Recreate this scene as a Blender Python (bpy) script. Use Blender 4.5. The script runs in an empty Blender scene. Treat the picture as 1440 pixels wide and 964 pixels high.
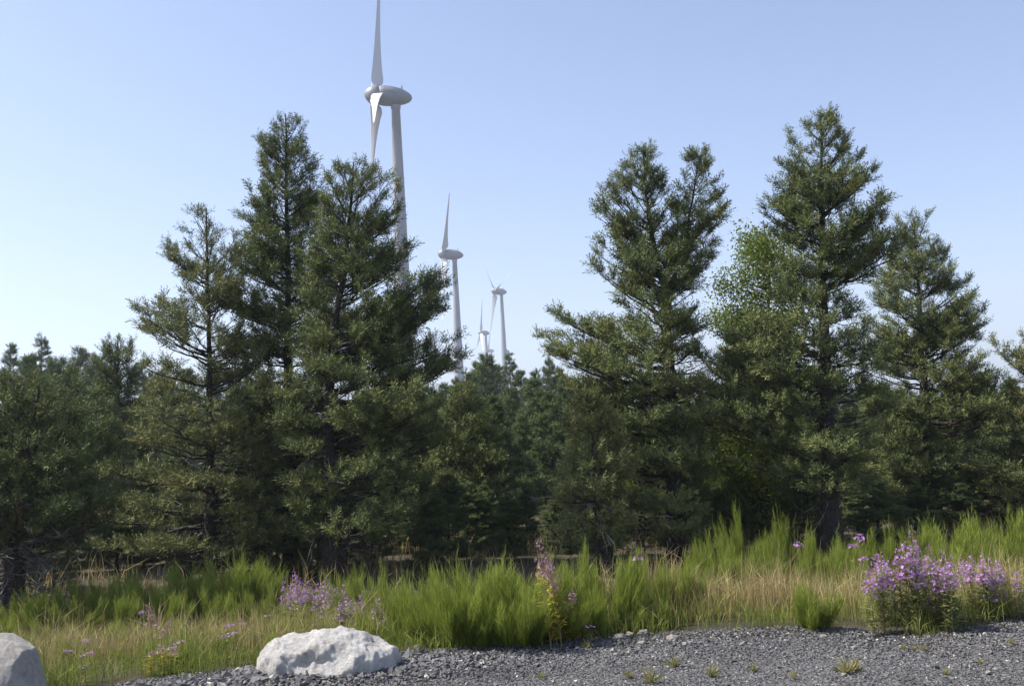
import bpy, math, random
import numpy as np
from mathutils import Vector, noise

S = bpy.context.scene
COL = S.collection
R = math.radians

# ------------------------------------------------------------------ camera
F_PX, CX, CY = 1400.0, 720.0, 482.0
EYE = 1.7
PITCH, ROLL = R(5.6), R(2.6)
cam_d = bpy.data.cameras.new('camera')
cam_d.sensor_width = 36.0
cam_d.lens = 36.0 * F_PX / 1440.0
cam_d.clip_start = 0.1
cam_d.clip_end = 20000
cam = bpy.data.objects.new('camera', cam_d)
COL.objects.link(cam)
FWD = np.array([0, math.cos(PITCH), math.sin(PITCH)])
U0 = np.array([0, -math.sin(PITCH), math.cos(PITCH)])
X0 = np.array([1.0, 0, 0])
RGT = math.cos(ROLL) * X0 - math.sin(ROLL) * U0
UPV = math.cos(ROLL) * U0 + math.sin(ROLL) * X0
from mathutils import Matrix
cam.matrix_world = Matrix(((RGT[0], UPV[0], -FWD[0], 0), (RGT[1], UPV[1], -FWD[1], 0),
                           (RGT[2], UPV[2], -FWD[2], EYE), (0, 0, 0, 1)))
S.camera = cam

# ------------------------------------------------------------------ sky, sun, exposure
SUN_AZ_X, SUN_AZ_Y, SUN_EL = -0.995, 0.06, R(50)
w = bpy.data.worlds.new('World')
S.world = w
w.use_nodes = True
nt = w.node_tree
sky = nt.nodes.new('ShaderNodeTexSky')
sky.sky_type = 'NISHITA'
sky.sun_disc = False
sky.sun_elevation = SUN_EL
sky.sun_rotation = math.atan2(SUN_AZ_X, SUN_AZ_Y)
sky.altitude = 1100
sky.air_density = 1.0
sky.dust_density = 2.2
sky.ozone_density = 1.0
bg = nt.nodes['Background']
bg.inputs['Strength'].default_value = 0.13
tint = nt.nodes.new('ShaderNodeMix'); tint.data_type = 'RGBA'; tint.blend_type = 'MULTIPLY'
tint.inputs[0].default_value = 1.0
tint.inputs[7].default_value = (1.06, 0.98, 1.0, 1)
nt.links.new(sky.outputs[0], tint.inputs[6])
nt.links.new(tint.outputs[2], bg.inputs[0])
sd = bpy.data.lights.new('sun', 'SUN')
sd.energy = 5.0
sd.angle = R(0.53)
sd.color = (1.0, 0.95, 0.87)
sun = bpy.data.objects.new('sun', sd)
COL.objects.link(sun)
hn = math.hypot(SUN_AZ_X, SUN_AZ_Y)
SUNV = Vector((SUN_AZ_X / hn * math.cos(SUN_EL), SUN_AZ_Y / hn * math.cos(SUN_EL), math.sin(SUN_EL)))
sun.rotation_euler = SUNV.to_track_quat('Z', 'Y').to_euler()
sun.location = (-20, 5, 40)
S.view_settings.view_transform = 'Standard'
S.view_settings.look = 'None'
S.view_settings.exposure = 0.8
S.view_settings.gamma = 1.0
S.view_settings.use_curve_mapping = False

# ------------------------------------------------------------------ pixel helpers
def ray(px, py):
    v = RGT * ((px - CX) / F_PX) + UPV * ((CY - py) / F_PX) + FWD
    return v / v[1]                                  # y component 1

def at(px, py, d):                                   # point at depth y = d
    v = ray(px, py)
    return np.array([v[0] * d, d, EYE + v[2] * d])

EDGE_PX = [(60, 985), (190, 962), (360, 940), (470, 928), (560, 919), (720, 907), (860, 895), (1000, 887), (1100, 882),
           (1200, 884), (1300, 896), (1350, 882), (1440, 870)]
def flat_hit(px, py, z=0.0):
    v = ray(px, py)
    t = (z - EYE) / v[2]
    return np.array([v[0] * t, t, z])
_e = [flat_hit(*p)[:2] for p in EDGE_PX]
EX = np.array([-40, -12] + [p[0] for p in _e] + [14, 40])
EY = np.array([4.5, 5.5] + [p[1] for p in _e] + [9.6, 10.5])
def edge_y(x):
    return np.interp(x, EX, EY)

def sstep(t):
    t = np.clip(t, 0, 1)
    return t * t * (3 - 2 * t)
def ground_z(x, y):
    x = np.asarray(x, float); y = np.asarray(y, float)
    b = y - edge_y(x)
    z = -0.8 * sstep(b / 7.0)
    z = z + 0.05 * np.sin(x * 1.3 + 0.7 * y) * sstep(b / 3.0)
    z = z + 0.03 * np.clip(y - 60, 0, 1450) * (y > 60)
    return z
def gz(x, y):
    return float(ground_z(x, y))
def ground_hit(px, py):
    v = ray(px, py)
    t = 4.0
    while t < 400:
        if EYE + v[2] * t <= gz(v[0] * t, t):
            break
        t += 0.04
    return np.array([v[0] * t, t, gz(v[0] * t, t)])

# ------------------------------------------------------------------ materials
def mat(name):
    m = bpy.data.materials.new(name)
    m.use_nodes = True
    return m, m.node_tree, m.node_tree.nodes['Principled BSDF']

def ramp(nt, fac, stops):
    r = nt.nodes.new('ShaderNodeValToRGB')
    els = r.color_ramp.elements
    while len(els) < len(stops):
        els.new(0.5)
    for e, (p, c) in zip(els, stops):
        e.position = p
        e.color = (*c, 1)
    nt.links.new(fac, r.inputs[0])
    return r.outputs[0]

def tex(nt, kind, scale, detail=4, rough=0.6, coord='Object', **kw):
    tc = nt.nodes.new('ShaderNodeTexCoord')
    n = nt.nodes.new('ShaderNodeTex' + kind)
    n.inputs['Scale'].default_value = scale
    if kind == 'Noise':
        n.inputs['Detail'].default_value = detail
        n.inputs['Roughness'].default_value = rough
    nt.links.new(tc.outputs[coord], n.inputs['Vector'])
    return n

def bump(nt, h, bsdf, strength=0.5, dist=0.02):
    b = nt.nodes.new('ShaderNodeBump')
    b.inputs['Strength'].default_value = strength
    b.inputs['Distance'].default_value = dist
    nt.links.new(h, b.inputs['Height'])
    nt.links.new(b.outputs[0], bsdf.inputs['Normal'])

def foliage_mat(name, stops, transl=0.3, rough=0.65, spec=0.1):
    m, t, b = mat(name)
    a = t.nodes.new('ShaderNodeAttribute')
    a.attribute_name = 'v'
    c = ramp(t, a.outputs['Fac'], stops)
    t.links.new(c, b.inputs['Base Color'])
    b.inputs['Roughness'].default_value = rough
    b.inputs['Specular IOR Level'].default_value = spec
    if transl:
        tr = t.nodes.new('ShaderNodeBsdfTranslucent')
        t.links.new(c, tr.inputs['Color'])
        mx = t.nodes.new('ShaderNodeMixShader')
        mx.inputs[0].default_value = transl
        t.links.new(b.outputs[0], mx.inputs[1])
        t.links.new(tr.outputs[0], mx.inputs[2])
        t.links.new(mx.outputs[0], t.nodes['Material Output'].inputs['Surface'])
    return m

M = {}
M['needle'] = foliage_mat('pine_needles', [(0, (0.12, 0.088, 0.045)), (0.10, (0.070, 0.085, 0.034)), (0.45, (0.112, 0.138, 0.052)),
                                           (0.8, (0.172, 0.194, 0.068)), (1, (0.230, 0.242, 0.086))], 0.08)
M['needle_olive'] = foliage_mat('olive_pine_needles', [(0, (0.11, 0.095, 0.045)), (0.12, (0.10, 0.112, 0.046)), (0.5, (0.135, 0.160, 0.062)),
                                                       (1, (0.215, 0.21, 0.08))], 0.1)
M['needle_blue'] = foliage_mat('far_needles', [(0, (0.065, 0.075, 0.036)), (0.5, (0.102, 0.138, 0.054)), (1, (0.155, 0.195, 0.068))], 0.08)
M['leaf'] = foliage_mat('broad_leaf', [(0, (0.075, 0.11, 0.022)), (0.5, (0.145, 0.19, 0.032)), (1, (0.22, 0.255, 0.05))], 0.5)
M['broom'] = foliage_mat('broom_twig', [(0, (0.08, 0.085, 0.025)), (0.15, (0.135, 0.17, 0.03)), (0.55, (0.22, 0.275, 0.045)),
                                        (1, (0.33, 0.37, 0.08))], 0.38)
M['grass_dry'] = foliage_mat('dry_grass', [(0, (0.20, 0.15, 0.065)), (0.5, (0.36, 0.28, 0.13)), (1, (0.50, 0.42, 0.22))], 0.3)
M['grass_green'] = foliage_mat('green_grass', [(0, (0.09, 0.13, 0.022)), (0.5, (0.17, 0.22, 0.04)), (1, (0.33, 0.31, 0.10))], 0.3)
M['fire_leaf'] = foliage_mat('fireweed_leaf', [(0, (0.15, 0.19, 0.06)), (0.6, (0.25, 0.29, 0.10)), (1, (0.40, 0.36, 0.16))], 0.4)
M['yellow_leaf'] = foliage_mat('yellow_leaf', [(0, (0.26, 0.26, 0.04)), (0.6, (0.42, 0.36, 0.05)), (1, (0.50, 0.36, 0.08))], 0.35)
M['petal'] = foliage_mat('fireweed_petal', [(0, (0.36, 0.12, 0.40)), (0.5, (0.54, 0.28, 0.61)), (1, (0.72, 0.50, 0.77))], 0.35)
M['seedpod'] = foliage_mat('faded_petal', [(0, (0.26, 0.10, 0.16)), (0.5, (0.38, 0.20, 0.28)), (1, (0.55, 0.40, 0.45))], 0.3)
M['weed'] = foliage_mat('weed_leaf', [(0, (0.16, 0.18, 0.05)), (0.5, (0.26, 0.25, 0.09)), (1, (0.36, 0.28, 0.14))], 0.3)

m, t, b = mat('pine_bark')
n = tex(t, 'Noise', 9, 6, 0.7)
t.links.new(ramp(t, n.outputs[0], [(0.3, (0.016, 0.013, 0.011)), (0.55, (0.040, 0.032, 0.027)), (0.75, (0.08, 0.068, 0.056))]), b.inputs['Base Color'])
b.inputs['Roughness'].default_value = 0.95
bump(t, tex(t, 'Voronoi', 22).outputs[0], b, 0.8, 0.03)
M['bark'] = m
m, t, b = mat('dead_wood')
n = tex(t, 'Noise', 5, 3)
t.links.new(ramp(t, n.outputs[0], [(0.35, (0.05, 0.043, 0.037)), (0.65, (0.22, 0.20, 0.18))]), b.inputs['Base Color'])
b.inputs['Roughness'].default_value = 0.9
M['dead'] = m
m, t, b = mat('plant_stem')
b.inputs['Base Color'].default_value = (0.20, 0.15, 0.07, 1)
b.inputs['Roughness'].default_value = 0.7
M['stem'] = m

m, t, b = mat('soil')
n = tex(t, 'Noise', 0.9, 8, 0.7)
n2 = tex(t, 'Noise', 14, 6, 0.75)
mx = t.nodes.new('ShaderNodeMix'); mx.data_type = 'RGBA'
t.links.new(n2.outputs[0], mx.inputs[0])
t.links.new(ramp(t, n.outputs[0], [(0.38, (0.040, 0.042, 0.018)), (0.5, (0.075, 0.062, 0.032)), (0.65, (0.15, 0.12, 0.06))]), mx.inputs[6])
mx.inputs[7].default_value = (0.05, 0.04, 0.027, 1)
t.links.new(mx.outputs[2], b.inputs['Base Color'])
b.inputs['Roughness'].default_value = 1
bump(t, n2.outputs[0], b, 0.8, 0.06)
M['soil'] = m

m, t, b = mat('gravel_bed')
n = tex(t, 'Voronoi', 38)
n2 = tex(t, 'Noise', 1.2, 6)
t.links.new(ramp(t, n.outputs['Color'], [(0.0, (0.05, 0.049, 0.05)), (0.6, (0.11, 0.108, 0.106)), (1, (0.19, 0.185, 0.18))]), b.inputs['Base Color'])
b.inputs['Roughness'].default_value = 0.95
bump(t, n.outputs['Distance'], b, 1.0, 0.03)
M['gravel_bed'] = m
m, t, b = mat('gravel_stone')
a = t.nodes.new('ShaderNodeAttribute'); a.attribute_name = 'v'
t.links.new(ramp(t, a.outputs['Fac'], [(0, (0.05, 0.049, 0.05)), (0.5, (0.112, 0.109, 0.108)), (0.88, (0.19, 0.184, 0.178)), (0.95, (0.30, 0.28, 0.25)),
                                       (1, (0.60, 0.57, 0.52))]), b.inputs['Base Color'])
b.inputs['Roughness'].default_value = 0.85
M['gravel_stone'] = m

def rock_mat(name, dark, mid, light, sc):
    m, t, b = mat(name)
    n = tex(t, 'Noise', sc, 9, 0.72)
    n2 = tex(t, 'Noise', sc * 9, 10, 0.8)
    mxx = t.nodes.new('ShaderNodeMath'); mxx.operation = 'MULTIPLY_ADD'
    t.links.new(n2.outputs[0], mxx.inputs[0]); mxx.inputs[1].default_value = 0.55
    sc2 = t.nodes.new('ShaderNodeMath'); sc2.operation = 'MULTIPLY'; sc2.inputs[1].default_value = 0.5
    t.links.new(n.outputs[0], sc2.inputs[0])
    t.links.new(sc2.outputs[0], mxx.inputs[2])
    t.links.new(ramp(t, mxx.outputs[0], [(0.38, dark), (0.48, mid), (0.58, light)]), b.inputs['Base Color'])
    b.inputs['Roughness'].default_value = 0.9
    bump(t, n2.outputs[0], b, 1.0, 0.05)
    return m
M['boulder'] = rock_mat('white_rock', (0.20, 0.17, 0.135), (0.52, 0.495, 0.46), (0.74, 0.72, 0.68), 3.5)
M['boulder_grey'] = rock_mat('pale_grey_rock', (0.25, 0.215, 0.18), (0.40, 0.37, 0.33), (0.53, 0.50, 0.45), 2.2)
M['pale_stone'] = rock_mat('pale_stone', (0.45, 0.38, 0.28), (0.62, 0.56, 0.46), (0.76, 0.70, 0.62), 9)

m, t, b = mat('turbine_paint')
n = tex(t, 'Noise', 0.12, 5, 0.6)
t.links.new(ramp(t, n.outputs[0], [(0.3, (0.25, 0.26, 0.28)), (0.7, (0.30, 0.31, 0.335))]), b.inputs['Base Color'])
b.inputs['Roughness'].default_value = 0.45
M['turbine'] = m
m, t, b = mat('nacelle_paint')
n = tex(t, 'Noise', 0.5, 5, 0.6)
t.links.new(ramp(t, n.outputs[0], [(0.3, (0.17, 0.175, 0.19)), (0.7, (0.23, 0.235, 0.25))]), b.inputs['Base Color'])
b.inputs['Roughness'].default_value = 0.45
M['nacelle'] = m
m, t, b = mat('blade_paint')
b.inputs['Base Color'].default_value = (0.56, 0.57, 0.59, 1)
b.inputs['Roughness'].default_value = 0.35
M['blade'] = m

# ------------------------------------------------------------------ object helpers
def mesh_tris(name, V, Fc, mats, v=None, midx=None, smooth=False):
    V = np.ascontiguousarray(V, np.float32); Fc = np.ascontiguousarray(Fc, np.int32)
    me = bpy.data.meshes.new(name)
    k = Fc.shape[1]
    me.vertices.add(len(V)); me.vertices.foreach_set('co', V.ravel())
    me.loops.add(Fc.size); me.loops.foreach_set('vertex_index', Fc.ravel())
    me.polygons.add(len(Fc))
    me.polygons.foreach_set('loop_start', np.arange(0, Fc.size, k, dtype=np.int32))
    me.polygons.foreach_set('loop_total', np.full(len(Fc), k, np.int32))
    for mm in mats:
        me.materials.append(mm)
    if midx is not None:
        me.polygons.foreach_set('material_index', np.asarray(midx, np.int32))
    me.polygons.foreach_set('use_smooth', np.full(len(Fc), smooth))
    if v is not None:
        at_ = me.attributes.new('v', 'FLOAT', 'FACE')
        at_.data.foreach_set('value', np.ascontiguousarray(v, np.float32))
    me.update(calc_edges=True)
    return me

def link(name, data, parent=None, loc=(0, 0, 0), label=None, cat=None, group=None, kind=None):
    o = bpy.data.objects.new(name, data)
    COL.objects.link(o)
    o.location = [float(q) for q in loc]
    if parent: o.parent = parent
    if label: o['label'] = label
    if cat: o['category'] = cat
    if group: o['group'] = group
    if kind: o['kind'] = kind
    return o

def copy_tree(root, loc, rz=0, scale=1.0, label=None, group=None):
    c = root.copy(); COL.objects.link(c)
    c.location = [float(q) for q in loc]; c.rotation_euler = (0, 0, rz)
    c.scale = (scale,) * 3 if not hasattr(scale, '__len__') else scale
    if label: c['label'] = label
    if group: c['group'] = group
    for ch in list(root.children):
        k = ch.copy(); COL.objects.link(k); k.parent = c
    return c

class Geo:
    def __init__(s): s.V = []; s.F = []; s.a = []; s.n = 0
    def add(s, V, Fc, v=None):
        s.V.append(V); s.F.append(Fc + s.n); s.n += len(V)
        if v is not None: s.a.append(np.full(len(Fc), v) if np.isscalar(v) else v)
    def get(s):
        return np.concatenate(s.V), np.concatenate(s.F)
    def attr(s): return np.concatenate(s.a)
    def mesh(s, name, mats, smooth=False):
        V, Fc = s.get()
        return mesh_tris(name, V, Fc, mats, s.attr() if s.a else None, None, smooth)

def norm(v):
    return v / (np.linalg.norm(v) + 1e-9)

_tube_f = {}
def tube(g, P, rad, sides=5, v=None, cap=False):
    P = np.asarray(P, float); k = len(P)
    T = np.gradient(P, axis=0)
    T /= np.linalg.norm(T, axis=1)[:, None] + 1e-9
    ref = np.array([0, 0, 1.0]) if abs(T[0][2]) < 0.9 else np.array([1.0, 0, 0])
    A = np.cross(T, ref); A /= np.linalg.norm(A, axis=1)[:, None] + 1e-9
    B = np.cross(T, A)
    ang = np.arange(sides) * 2 * math.pi / sides
    rad = np.asarray(rad, float).reshape(-1, 1, 1)
    V = P[:, None, :] + rad * (np.cos(ang)[None, :, None] * A[:, None, :] + np.sin(ang)[None, :, None] * B[:, None, :])
    V = V.reshape(-1, 3)
    key = (k, sides)
    if key not in _tube_f:
        fs = []
        for i in range(k - 1):
            for j in range(sides):
                a = i * sides + j; b_ = i * sides + (j + 1) % sides
                c = a + sides; d = b_ + sides
                fs += [(a, c, b_), (b_, c, d)]
        for i0 in (0, (k - 1) * sides):
            for j in range(1, sides - 1):
                fs.append((i0, i0 + j, i0 + j + 1) if i0 == 0 else (i0, i0 + j + 1, i0 + j))
        _tube_f[key] = np.array(fs)
    g.add(V, _tube_f[key], v)

def frames(D, rng):                                   # rotation frames whose third axis is D (n,3)
    D = D / (np.linalg.norm(D, axis=1)[:, None] + 1e-9)
    r = rng.normal(size=D.shape)
    A = np.cross(D, r); A /= np.linalg.norm(A, axis=1)[:, None] + 1e-9
    B = np.cross(D, A)
    return A, B, D

def instance(TV, TF, P, A, B, D, s):
    n = len(P); k = len(TV)
    s = np.asarray(s, float)
    if s.ndim == 1: s = np.stack([s, s, s], 1)
    V = (P[:, None, :] + TV[None, :, 0:1] * (A * s[:, 0:1])[:, None, :] + TV[None, :, 1:2] * (B * s[:, 1:2])[:, None, :]
         + TV[None, :, 2:3] * (D * s[:, 2:3])[:, None, :])
    Fc = TF[None] + (np.arange(n) * k)[:, None, None]
    return V.reshape(-1, 3), Fc.reshape(-1, TF.shape[1])

# ------------------------------------------------------------------ setting: ground, gravel pad
def build_ground():
    xs = np.concatenate([np.linspace(-2500, -60, 30), np.linspace(-50, -14, 22), np.linspace(-13, 13, 105), np.linspace(14, 50, 22), np.linspace(60, 2500, 30)])
    ys = np.concatenate([np.linspace(-400, -10, 10), np.linspace(-6, 4, 8), np.linspace(4.4, 20, 90), np.linspace(21, 60, 40), np.linspace(66, 200, 24),
                         np.linspace(240, 6000, 50)])
    X, Y = np.meshgrid(xs, ys)
    Z = ground_z(X, Y)
    b = Y - edge_y(X)
    Z = Z - 0.05 * (1 - sstep((b + 0.35) / 0.35))       # dips under the gravel pad
    V = np.stack([X, Y, Z], -1).reshape(-1, 3)
    w_, h_ = len(xs), len(ys)
    i = (np.arange(h_ - 1)[:, None] * w_ + np.arange(w_ - 1)[None]).ravel()
    Fc = np.stack([i, i + 1, i + w_ + 1, i + w_], 1)
    link('ground', mesh_tris('ground', V, Fc, [M['soil']], smooth=True), kind='structure')
    # gravel pad
    rng = np.random.default_rng(3)
    xs = np.linspace(-12, 12, 241)
    ts = np.concatenate([np.linspace(0, 0.97, 40), [1.0]])
    V = []
    for tt in ts:
        for x in xs:
            e = float(edge_y(x)) + 0.05 * math.sin(x * 5.1) + 0.04 * math.sin(x * 13.3)
            y = -8 + tt * (e + 8)
            z = 0.004 + 0.018 * noise.noise(Vector((x * 1.1, y * 1.1, 0)))
            if tt == 1.0: z = -0.05
            V.append((x, y, z))
    w_, h_ = len(xs), len(ts)
    i = (np.arange(h_ - 1)[:, None] * w_ + np.arange(w_ - 1)[None]).ravel()
    Fc = np.stack([i, i + 1, i + w_ + 1, i + w_], 1)
    link('gravel_pad', mesh_tris('gravel_pad', np.array(V), Fc, [M['gravel_bed']], smooth=True), kind='structure')
    # loose stones
    n = 76000
    x = rng.uniform(-5.6, 5.6, n); e = edge_y(x)
    y = e + 0.10 - (e + 0.1 - 5.3) * rng.uniform(0, 1, n) ** 1.15
    coarse = np.clip(1.0 - np.abs(y - e + 0.45) / 0.9, 0, 1) * np.clip((0.6 - x) / 2.0, 0.15, 1)
    size = (0.0060 + 0.0065 * rng.random(n) ** 2) * (1 + 2.3 * coarse)
    size *= np.where(rng.random(n) < 0.02, 1.8, 1.0)
    edge_out = y > e
    keep = ~(edge_out & (rng.random(n) < 0.5))
    x, y, size, coarse = x[keep], y[keep], size[keep], coarse[keep]
    nz = np.array([noise.noise(Vector((a * 1.1, c * 1.1, 0))) for a, c in zip(x, y)])
    z = 0.004 + 0.018 * nz + size * 0.35 + coarse * 0.03 * rng.random(len(x))
    z = np.where(y > edge_y(x), ground_z(x, y) + size * 0.3, z)
    g = Geo()
    base = np.array([(1, 0, .2), (-.5, .87, -.2), (-.5, -.87, .1), (.1, .1, .9), (0, 0, -.9)], float)
    cf = np.array([(0, 1, 3), (1, 2, 3), (2, 0, 3), (1, 0, 4), (2, 1, 4), (0, 2, 4)])
    kind = rng.integers(0, 10, len(x))
    val = np.clip(rng.normal(0.45, 0.22, len(x)), 0, 0.9)
    val = np.clip(val + .28 * np.array([noise.noise(Vector((a * .9, c * 2.2, 4.0))) for a, c in zip(x, y)]), 0, .9)
    val = np.where(rng.random(len(x)) < 0.03, rng.uniform(0.91, 1, len(x)), val)
    for k in range(10):
        s = kind == k
        tv = (base * rng.uniform(0.7, 1.35, base.shape) + rng.normal(0, .22, base.shape)) * np.array([1, 1, 0.75])
        P = np.stack([x[s], y[s], z[s]], 1)
        D = np.stack([rng.normal(0, .35, s.sum()), rng.normal(0, .35, s.sum()), np.ones(s.sum())], 1)
        A, B, D = frames(D, rng)
        V, Fc = instance(tv, cf, P, A, B, D, size[s])
        g.add(V, Fc, np.repeat(val[s], 6))
    link('gravel', g.mesh('gravel', [M['gravel_stone']]), label='loose dark grey crushed stone covering the pad', cat='gravel', kind='stuff')
build_ground()

# ------------------------------------------------------------------ pines
def shoot_template(rng, n=17, L=1.0, nl=0.34, wid=0.076):
    V = []; Fc = []
    for i in range(n):
        s = (i + 0.5) / n
        a = i * 2.39996 + rng.uniform(-.3, .3)
        rd = np.array([math.cos(a), math.sin(a), 0])
        d = norm(rd * (1.0 if s < .8 else 2.2 * (1.15 - s)) + np.array([0, 0, 0.75 + rng.uniform(-.15, .25)]))
        p = np.array([0, 0, s * L * 0.9])
        side = norm(np.cross(d, rd + rng.normal(0, .5, 3))) * wid * 0.5
        l = nl * rng.uniform(0.8, 1.15)
        k = len(V)
        V += [p - side, p + side, p + d * l] if i % 2 else [p, p + d * l - side * .9, p + d * l + side * .9]
        Fc.append((k, k + 1, k + 2))
    return np.array(V), np.array(Fc)
_rt = np.random.default_rng(11)
SHOOTS = [shoot_template(_rt) for _ in range(3)]
SHOOTS_FAR = [shoot_template(_rt, 15, 1.0, 0.42, 0.10) for _ in range(3)]

def lerp_prof(rows, t, col):
    return float(np.interp(t, rows[:, 0], rows[:, col]))

def bez(a, c, b_, n):
    u = np.linspace(0, 1, n)[:, None]
    return (1 - u) ** 2 * a + 2 * u * (1 - u) * c + u * u * b_

class Pine:
    """collects wood, dead twigs and shoots; local coordinates, base at the origin"""
    def __init__(s, seed):
        s.rng = np.random.default_rng(seed); s.rnd = random.Random(seed)
        s.wood = Geo(); s.dead = Geo(); s.off = np.array([seed * 3.7, 0, 0]); s.near = seed < 100
        s.sp = []; s.sd = []; s.ss = []; s.sv = []
    def shoot(s, p, d, size, v):
        s.sp.append(p); s.sd.append(d); s.ss.append(size); s.sv.append(v)
    def twig(s, p, d, l, sz, v, wood=True, dens=1.0):
        rnd = s.rnd
        e = p + d * l + np.array([0, 0, 0.18 * l])
        if wood:
            tube(s.wood, [p, (p + e) / 2 - np.array([0, 0, 0.03 * l]), e], [0.005 + 0.008 * l, 0.004 + 0.004 * l, 0.003], 3)
        n = max(3, int((3.0 + l / 0.07) * dens))
        for i in range(n):
            u = 1.0 if i == 0 else 1 - 0.62 * rnd.random() ** 1.5
            q = p + (e - p) * u
            dd = norm(d * (0.9 if i == 0 else 0.45) + np.array([0, 0, rnd.uniform(0.1, 0.75)])
                      + np.array([rnd.gauss(0, .42), rnd.gauss(0, .42), rnd.gauss(0, .22)]))
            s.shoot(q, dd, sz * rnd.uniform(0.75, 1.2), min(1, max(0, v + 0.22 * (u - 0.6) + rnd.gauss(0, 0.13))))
    def branch(s, p0, tip, sag, r0, sz, v, dens, side_step=0.14, bare=0.3, wood=True):
        rnd = s.rnd
        v0 = v
        L = float(np.linalg.norm(tip - p0))
        ctrl = p0 + (tip - p0) * 0.55 - np.array([0, 0, sag * L])
        P = bez(p0, ctrl, tip, 7)
        P[1:-1] += s.rng.normal(0, 0.018 * L, (5, 3))
        tube(s.wood, P, np.linspace(r0 * .75, 0.005, 7), 4 if wood else 3)
        n = max(2, int(L * (1 - bare) / side_step))
        for i in range(n):
            u = bare + (1 - bare) * (i + rnd.uniform(.2, .8)) / n
            j = min(5, int(u * 6)); f = u * 6 - j
            q = P[j] * (1 - f) + P[j + 1] * f
            T = norm(P[j + 1] - P[j])
            sd_ = norm(np.cross(T, [0, 0, 1.0])) * (1 if i % 2 else -1)
            d = norm(T * 0.65 + sd_ * rnd.uniform(.5, 1.1) + np.array([0, 0, rnd.uniform(-0.05, 0.35)]))
            l = min(0.72, 0.17 + 0.48 * L * (1 - u) * rnd.uniform(.5, 1.1))
            nz = noise.noise(Vector(q * 1.7 + s.off))
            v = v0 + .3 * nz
            if rnd.random() < dens and nz > (-0.2 if s.near else -.36):
                s.twig(q, d, l, sz, v, True, min(1.4, dens))
                if l > 0.3 and rnd.random() < 0.75:
                    s.twig(q + d * l * 0.45, norm(d + s.rng.normal(0, .5, 3) * np.array([1, 1, .4])), l * 0.6, sz, v, True, min(1.4, dens))
        for i in range(int(5 * L * dens)):
            u = rnd.uniform(bare + .1, 1) * 6; j = min(5, int(u)); q = P[j] * (1 - u + j) + P[j + 1] * (u - j)
            s.shoot(q, norm(np.array([rnd.gauss(0, .5), rnd.gauss(0, .5), .8])), sz * rnd.uniform(.7, 1.1), max(0, v + rnd.gauss(-.05, .12)))
        s.twig(P[-1] - norm(P[-1] - P[-2]) * 0.08, norm(P[-1] - P[-2]), 0.16, sz, v + 0.08, False, 1.2)
    def deadwood(s, p0, az, L, droop):
        rnd = s.rnd
        d = np.array([math.cos(az), math.sin(az), droop])
        P = [p0]
        for i in range(5):
            d = norm(d + s.rng.normal(0, .22, 3) + np.array([0, 0, -0.05]))
            P.append(P[-1] + d * L / 5)
        tube(s.dead, P, np.linspace(0.016, 0.004, 6), 3)
        for i in range(int(3 + L * 4)):
            k = rnd.randint(1, 5)
            dd = norm(d + s.rng.normal(0, .8, 3))
            e = P[k] + dd * rnd.uniform(.1, .4)
            tube(s.dead, [P[k], (P[k] + e) / 2 + s.rng.normal(0, .03, 3), e], [0.006, 0.005, 0.003], 3)
    def stem(s, A, rows, r0, H, step=0.25, dens=1.0, sz=0.25, v=0.5, t_lo=0.1, dead=True, nb=(6, 8), trunk=True, skip=0.06, gaps=(), rise=(0.05, 0.75),
             far=False, r_top=0.012):
        """A: axis polyline local (k,3); rows: array (t, left, right) reach in metres, t along the height"""
        rnd = s.rnd
        A = np.asarray(A, float)
        cum = np.concatenate([[0], np.cumsum(np.linalg.norm(np.diff(A, axis=0), axis=1))]); cum /= cum[-1]
        ax = lambda t: np.array([np.interp(t, cum, A[:, k]) for k in range(3)])
        if trunk:
            tt = np.linspace(0, 1, 18)
            P = np.array([ax(q) for q in tt])
            P[1:-1] += s.rng.normal(0, 0.012 * (1 if not far else 0.3), (16, 3)) * np.array([1, 1, 0])
            rr = np.interp(tt, [0, 0.03, 0.1, 0.6, 1], [r0 * 1.2, r0 * 1.0, r0 * 0.85, r0 * 0.34, r_top])
            P[0, 2] -= 0.15
            tube(s.wood, P, rr, 9 if not far else 6)
        h = 0.965 * H
        while h > t_lo * H:
            t = h / H
            for b in range(rnd.randint(*nb)):
                az = rnd.uniform(0, 2 * math.pi)
                if not far and rnd.random() < .28: az = rnd.choice((0, math.pi)) + rnd.gauss(0, .42)
                if rnd.random() < skip: continue
                c = math.cos(az)
                l = lerp_prof(rows, t, 1); r = lerp_prof(rows, t, 2)
                wt = abs(c) ** 0.6
                reach = (r if c > 0 else l) * wt + 0.5 * (l + r) * (1 - wt) * 0.95
                reach *= rnd.uniform(0.68, 1.1) if t > .55 else rnd.uniform(.55, 1.12)
                reach *= 1 + 0.55 * noise.noise(Vector((c * 1.1 + s.off[0], math.sin(az) * 1.1, h * .85)))
                reach = min(reach, 1.04 * ((r if c > 0 else l) if abs(c) > .5 else max(l, r)))
                if reach < 0.06: reach = 0.06
                jit = rnd.gauss(0, 0.09)
                k = np.interp(t, [0, 0.5, 0.85, 1], [rise[0], rise[0] * 0.4 + rise[1] * 0.35, rise[1], 1.6])
                tip = ax(min(1, t)) + np.array([c * reach, math.sin(az) * reach, jit])
                hs = max(0.08, t - k * reach / H)
                p0 = ax(hs)
                xx = tip[0] - ax(t)[0]
                if any(g0 < t < g1 and ((sd > 0 and xx > 0) or (sd < 0 and xx < 0) or sd == 0) and rnd.random() < pr for g0, g1, sd, pr in gaps):
                    continue
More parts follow.
